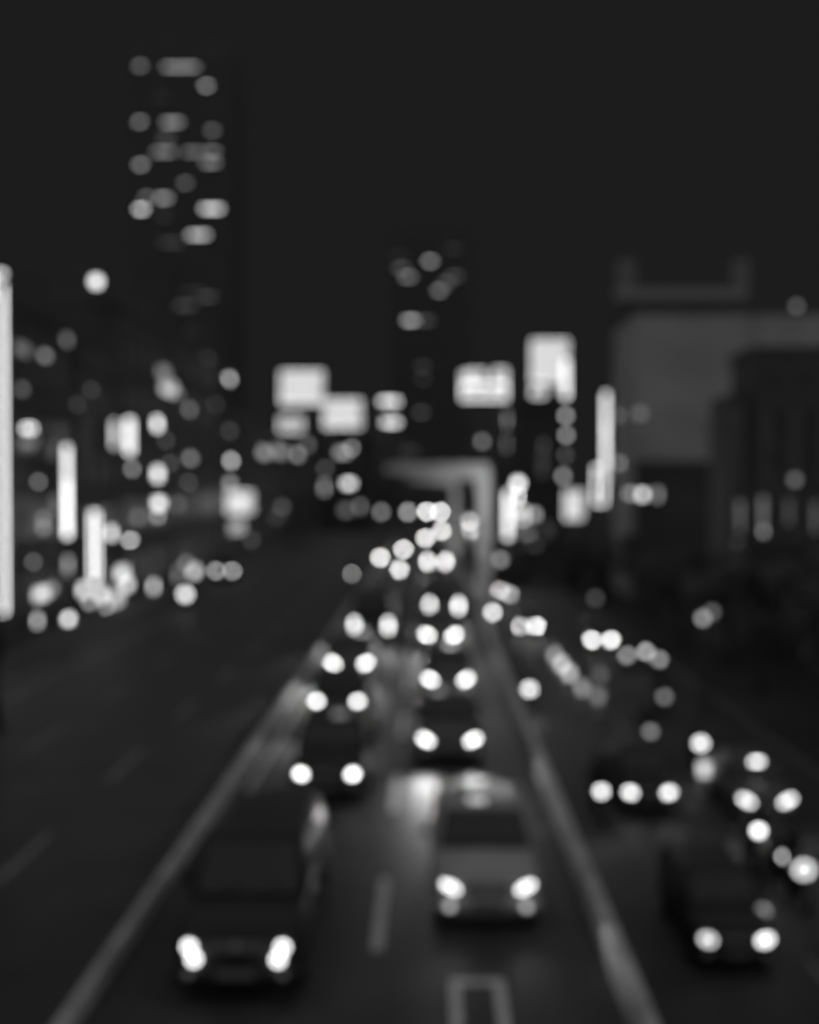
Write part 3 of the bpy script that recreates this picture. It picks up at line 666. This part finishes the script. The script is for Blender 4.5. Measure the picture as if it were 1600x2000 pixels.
# big pale building with a frame on its roof
YB = 98
def bx(px): return atY(px, 955, YB).x
def bz(py): return atY(840, py, YB).z
PB = thing('pale_building', 'big pale blank walled building with an open frame on its roof', 'building', (bx(1322), YB + 9, LOW)); ox, oy, oz = PB.location
ob('wall', MB().box(bx(1236)-ox, bx(1460)-ox, YB-oy, YB+10-oy, 0, bz(612)-oz), wall_pale, PB)
ob('side_wing', MB().box(bx(1460)-ox+.003, bx(1760)-ox, YB+1-oy, YB+9.5-oy, 0, bz(612)-oz-.1), wall_pale, PB)
rf = ob('roof_slab', MB().box(bx(1230)-ox, bx(1466)-ox, YB-.3-oy, YB+10.2-oy, bz(612)-oz+.003, bz(592)-oz), wall_n, PB)
fr = MB()
fr.box(bx(1202)-ox, bx(1458)-ox, YB-oy, YB+.9-oy, bz(586)-oz, bz(564)-oz)
ob('frame_beam', fr, mat('dull_frame', .27, .8, .2), rf)
for a, c in ((1206,1240),(1432,1462)):
    ob('frame_post', MB().box(bx(a)-ox, bx(c)-ox, YB+.01-oy, YB+.88-oy, bz(564)-oz+.003, bz(508)-oz), mat('dull_post', .2, .8, .2), rf)
for a in (1230, 1330, 1430):
    ob('frame_leg', MB().box(bx(a)-.2-ox, bx(a)+.2-ox, YB+.2-oy, YB+.7-oy, bz(592)-oz+.003, bz(586)-oz-.003), wall_n, rf)
frontwin(PB, 1250, 808, 52, 50, 82, YB)
sidewin(PB, 1211, 905, 38, 40, 80, bx(1236)); sidewin(PB, 1209, 812, 38, 42, 62, bx(1236))
ob('podium', MB().box(bx(1240)-ox, bx(1462)-ox, YB-.42-oy, YB-.003-oy, 0, bz(905)-oz), wall_n, PB)
ob('podium_ledge', MB().box(bx(1239)-ox, bx(1463)-ox, YB-.55-oy, YB-.003-oy, bz(905)-oz+.003, bz(900)-oz), trim, PB)
for q in ((1255,966,44,46,165),(1232,964,50,44,110),(1284,966,40,52,95)): frontwin(PB, *q, YB-.42)
for z in (.66,): ob('wall_joint', MB().box(bx(1236)-ox+.02, bx(1460)-ox-.01, YB-.03-oy, YB-.002-oy, (bz(612)-oz)*z, (bz(612)-oz)*z+.12), wall_pale, PB)
q = post_lamp(1556, 598, 97, bz(612), 66, 'faint lamp on the roof edge of the pale building', .5, kind='roof_lamp', cat='lamp')
# dark building in front of it
YD = 66
def dx(px): return atY(px, 955, YD).x
def dz(py): return atY(840, py, YD).z
DB = thing('dark_building', 'dark ribbed building before the pale one, dim lights along its ground floor', 'building', (dx(1560), YD + 6, LOW)); ox, oy, oz = DB.location
ob('wall', MB().box(dx(1472)-ox, dx(1790)-ox, YD-oy, YD+5-oy, 0, dz(688)-oz), wall_n, DB)
ob('annex_wall', MB().box(dx(1428)-ox, dx(1472)-ox-.003, YD+.3-oy, YD+5-oy, 0, dz(768)-oz), wall_n, DB)
ob('roof', MB().box(dx(1466)-ox, dx(1795)-ox, YD-.2-oy, YD+5.2-oy, dz(688)-oz+.003, dz(688)-oz+.3), wall_n, DB)
for px in (1440, 1492, 1550, 1608, 1666, 1724):
    o = MB().box(dx(px)-.3-ox, dx(px)+.3-ox, YD-.25-oy, YD-.003-oy, dz(950)-oz, dz(800)-oz); ob('pilaster', o, trim, DB)
for px, py, wv, hv, v in ((1445,1008,42,90,68),(1489,1000,42,90,75),(1490,1036,42,56,110),(1446,1024,42,40,62),(1440,1060,40,40,40),(1540,1000,40,80,52),(1592,1010,42,90,62)): frontwin(DB, px, py, wv, hv, v, YD-.003)
dark_grid_front(DB, YD, dx(1480), dx(1780), dz(930)-0, dz(700), 5, 3)

# ------------------------------------------------------------------ lit signs and billboards
def sign(name, label, cat, px, py, wv, hv, v, Y, mount, rim=True, group=None, panes=None, glowW=0, ground=0.0, roof=None, bars=None):
    """cabinet + lit face (+ added glowing rim that crisps the blurred edge); mount: ('wall', x) bracket to a wall, ('post',) to the ground, ('roof', z) legs"""
    p = atY(px, py, Y); k = Y/FPX; tw, th = max(wv - 33, 6), max(hv - 33, 6)
    hw, hh = tw/2*k, th/2*k
    base = {'wall': p.z - hh, 'post': ground, 'roof': roof or 0}[mount[0]]
    t = thing(name, label, cat, (p.x, Y, base), group); z = p.z - base
    mg = .06 + .006*Y/10
    cab = ob('cabinet', MB().bbox(-hw-mg, hw+mg, .04, .34, z-hh-mg, z+hh+mg, .03), metal_d, t)
    big = tw > 24 and th > 24
    def face(x0, x1, z0, z1, vv, nm='lit_face', yy=0.0):
        W_, H_ = (x1-x0)/k, (z1-z0)/k; D = disc(Y); r = D/2
        if max(W_, H_) < 9 or (big and rim):
            i_ = 3.5*k if big and rim else 0
            ob(nm, MB().box(x0+i_, x1-i_, yy+.005, .038, z0+i_, z1-i_), emit(radiance(vv, W_, H_, Y)), t); return
        # lit outline of the box: every edge a bright strip
        e = min(2.4, W_*.3, H_*.3)
        pts = [(-W_/2, (j+.5)/60*H_-H_/2, H_/60*e) for j in range(60)] + [(W_/2, (j+.5)/60*H_-H_/2, H_/60*e) for j in range(60)] + \
              [((j+.5)/60*W_-W_/2, -H_/2, W_/60*e) for j in range(60)] + [((j+.5)/60*W_-W_/2, H_/2, W_/60*e) for j in range(60)]
        def cov(cx_, cz_): return sum(q for a, b_, q in pts if (a-cx_)**2 + (b_-cz_)**2 < r*r) / (math.pi*r*r)
        pk = max(cov(a*W_/2, b_*H_/2) for a in (0,.3,.6) for b_ in (0,.5,.75,.9))
        avg = cov(0, 0) if min(W_, H_) < r*1.2 else 0
        fill = 0
        if avg < pk*.72:                               # big faces: an even face behind the strips
            fill = lin(vv)*.62
        L = (lin(vv) - fill*.55) / pk
        m_ = MB(); q = e*k
        m_.box(x0, x0+q, yy-.02, .036, z0, z1); m_.box(x1-q, x1, yy-.02, .036, z0, z1)
        m_.box(x0+q, x1-q, yy-.02, .036, z0, z0+q); m_.box(x0+q, x1-q, yy-.02, .036, z1-q, z1)
        ft = ob(nm, m_, emit(L), t)
        if fill: ob('lit_panel', MB().box(x0+q, x1-q, yy+.005, .03, z0+q, z1-q), emit(fill), ft)
    if panes:
        for (fx0, fx1, fz0, fz1, vv) in panes: face(-hw+2*hw*fx0, -hw+2*hw*fx1, z-hh+2*hh*fz0, z-hh+2*hh*fz1, vv)
    else: face(-hw, hw, z-hh, z+hh, v)
    if big and rim:  # glowing rim added so the blurred face keeps a crisp edge
        tb = MB(); r = 1.6*k; L = (lin(215)*.36) * disc(Y) / (2*r/k) * math.pi/4
        tb.tube([(-hw,-.02-r,z-hh),(hw,-.02-r,z-hh),(hw,-.02-r,z+hh),(-hw,-.02-r,z+hh),(-hw,-.02-r,z-hh+.01)], r, 6, False)
        ob('added_glow_rim', tb, emit(L), t)
    if mount[0] == 'wall':
        X = mount[1]; x1 = (-hw-mg) if X < p.x else (hw+mg)
        for zz in (z-hh*.7, z+hh*.7):
            x0 = X - p.x; a, c = sorted((x0, x1)); ob('bracket', MB().box(a, c, .14, .24, zz-.05, zz+.05), metal_d, t)
    elif mount[0] == 'post':
        xs = mount[1] if len(mount) > 1 else (0,)
        for fx in xs: ob('post', MB().tube([(fx*hw,.19,0),(fx*hw,.19,z-hh-mg)], .012*Y/8 + .1, 8), metal_d, t)
    else:
        for fx in (-.8, 0, .8): ob('support_leg', MB().tube([(fx*hw,.19,0),(fx*hw,.19,z-hh-mg)], .12, 6).tube([(fx*hw,1.6,0),(fx*hw,.3,z)], .08, 6), metal_d, t)
    if glowW: glow(t, (0, -1.2, z), glowW, .5)
    return t
def bladeY(px, X=-15.9): return atX(px, 955, X).y
GB = 'vertical blade signs on the shop fronts'
sign('giant_light_column', 'giant white light column standing on the pavement, taller than the shops', 'light column', -3, 865, 58, 702, 240, 45.5, ('post', (0,)), rim=False)
sign('blade_sign', 'tall thin blade sign with a duller upper third', 'sign', 131, 960, 40, 210, 215, bladeY(131), ('wall', FRONT), group=GB, panes=[(0,1,0,.62,218),(0,1,.63,1,196)])
sign('blade_sign', 'lowest blade sign, wide and all white, just above the pavement', 'sign', 185, 1068, 46, 168, 226, bladeY(185), ('wall', FRONT), group=GB)
sign('blade_sign', 'short white blade sign high on the narrow building', 'sign', 253, 852, 44, 98, 222, bladeY(253), ('wall', FRONT), group=GB)
sign('blade_sign', 'dull grey blade sign right behind the short white one', 'sign', 223, 848, 34, 82, 150, bladeY(223, -16.6), ('wall', FRONT), group=GB)
sign('round_sign', 'bright round sign at the top of the dark shop building', 'sign', 56, 837, 52, 42, 208, bladeY(56, -16.6), ('wall', FRONT))
sign('box_sign', 'bright square box sign hung on the lower shop building', 'sign', 469, 981, 80, 70, 236, bladeY(469, -16.2), ('wall', FRONT))
GR = 'billboards over the end of the avenue'
s1 = atY(590, 800, 140)
sign('billboard', 'biggest square white billboard, standing on a shop roof', 'billboard', 590, 757, 112, 92, 218, 140, ('roof',), group=GR, roof=11.85)
sign('sign_panel', 'duller lit panel hanging under the biggest billboard', 'sign', 568, 829, 76, 58, 190, 139, ('roof',), rim=False, roof=11.85)
sign('billboard', 'wide white billboard lower beside the biggest one', 'billboard', 670, 808, 102, 82, 220, 178, ('post', (-.7,.7)), group=GR)
sign('lit_strip_sign', 'upper of two stacked capsule shaped strip signs', 'sign', 761, 784, 68, 37, 205, 225, ('post', (-.9,.9)), group='pair of strip signs')
sign('lit_strip_sign', 'lower of two stacked capsule shaped strip signs', 'sign', 764, 825, 62, 37, 196, 224.3, ('post', (-.9,.9)), group='pair of strip signs')
sign('pole_billboard', 'wide white billboard notched along its top, on a lit pole', 'billboard', 946, 752, 120, 88, 218, 200, ('post', (.75,)), group=GR, ground=LOW, rim=False,
     panes=[(0,1,0,.52,217),(.0,.10,.53,.95,140),(.12,.5,.53,1.0,212),(.72,1,.53,1.05,216)])
sign('pole_light_strip', 'dull light strip on the pole under the notched billboard', 'sign', 993, 818, 38, 62, 140, 199.4, ('wall', atY(1000,818,199.4).x+1), rim=False)
sign('pole_light_strip', 'faint light strip lowest on the pole under the notched billboard', 'sign', 992, 868, 38, 54, 78, 199.4, ('wall', atY(1000,868,199.4).x+1), rim=False)
sign('tall_billboard', 'tall rounded white billboard, highest over the parapet side', 'billboard', 1074, 706, 100, 112, 222, 149, ('roof',), group=GR, roof=LOW+20.25)
sign('side_strip_sign', 'narrow white strip sign along the edge of the tall billboard', 'sign', 1105, 740, 42, 104, 215, 148.2, ('wall', 15.4), rim=False)
sign('sign_panel', 'greyer panel tucked under the tall billboard', 'sign', 1052, 766, 58, 48, 180, 148.5, ('wall', 14.5), rim=False)
sign('beaded_blade_sign', 'very tall beaded blade sign on a post before the pale building', 'sign', 1183, 858, 36, 216, 178, 93, ('post', (0,)), rim=False, ground=LOW,
     panes=[(0,1,i/6+.012,(i+1)/6-.012,(178,188,182,190,180,174)[i]) for i in range(6)])
sign('corner_sign', 'bright stepped corner sign at the foot of the beaded one', 'sign', 1172, 948, 54, 104, 212, 92, ('post', (0,)), rim=False, ground=LOW)
sign('box_sign', 'white slanted box sign beside the foot of the beaded blade', 'sign', 1121, 986, 64, 84, 220, 110, ('post', (-.5,.5)), ground=LOW)
sign('sign_column', 'white lit sign column on the lower road next to the gantry', 'sign', 992, 1006, 40, 122, 226, 112, ('post', (0,)), rim=False, ground=LOW)
sign('box_sign', 'small white sign jutting from the lit sign column', 'sign', 1017, 1006, 52, 56, 215, 111.5, ('post', (0,)), rim=False, ground=LOW)

# ------------------------------------------------------------------ trees
def leaf_crown(seed, rx, rz, n):
    rnd = random.Random(seed); m = MB(); clumps = []
    for _ in range(16):
        a = rnd.uniform(0, 6.28); rr = rnd.uniform(.25, .85); clumps.append(Vector((rx*rr*math.cos(a), rx*rr*math.sin(a), rz*rnd.uniform(-.6, .8))))
    for i in range(n):
        c = rnd.choice(clumps); d = Vector((rnd.gauss(0,1), rnd.gauss(0,1), rnd.gauss(0,.8))) * rx*.21; p = c + d
        q = Euler((rnd.uniform(0,6.28), rnd.uniform(0,6.28), rnd.uniform(0,6.28))).to_matrix(); s_ = rnd.uniform(.10,.22)
        m.add([p + q @ Vector(v) for v in ((-s_,-s_*.5,0),(s_*.4,-s_*.6,.03),(s_*1.2,0,0),(s_*.4,s_*.6,.03),(-s_,s_*.5,0))], [(0,1,2,3,4)])
    return m.mesh('crown')
CR = [leaf_crown(3, 2.1, 1.5, 2200), leaf_crown(9, 2.4, 1.3, 2200), leaf_crown(15, 1.8, 1.7, 2000)]
def trunk(seed, h):
    rnd = random.Random(seed); m = MB(); m.tube([(0,0,-.2),(.05,.03,h*.35),(-.04,.05,h*.7),(0,0,h)], [.2,.15,.12,.07], 9)
    for k in range(5):
        a = k*1.3 + rnd.random(); z = h*rnd.uniform(.5,.85); m.tube([(0,0,z),(.6*math.cos(a),.6*math.sin(a),z+.5),(1.3*math.cos(a),1.3*math.sin(a),z+1.1)], [.07,.05,.02], 6)
    return m.mesh('trunk')
TR = [trunk(2, 3.2), trunk(5, 3.0), trunk(8, 3.6)]
TP = [(15,42,0,1.0),(18,47,1,1.05),(14.6,52,2,.95),(20,55,0,1.1),(15.2,60,1,1.0),(23,50,2,1.0),(26,58,1,1.05),(14.8,70,0,.95),(18.5,63,2,1.05),(15.2,80,1,.95),(20,74,0,1.05),(24,64,1,1.0),(16,89,2,.9),(13.8,100,1,.85)]
for i, (x, y, k, sc_) in enumerate(TP):
    t = thing('tree', 'dark leafy tree in the unlit planting between the lower road and the buildings', 'tree', (x, y, LOW + .1), 'dark trees beyond the lower road', i*1.7)
    t.scale = (sc_, sc_, sc_); h = (3.2, 3.0, 3.6)[k]
    link('trunk', TR[k], barkm, t); link('crown', CR[k], leafm, t, (0, 0, h + .9))
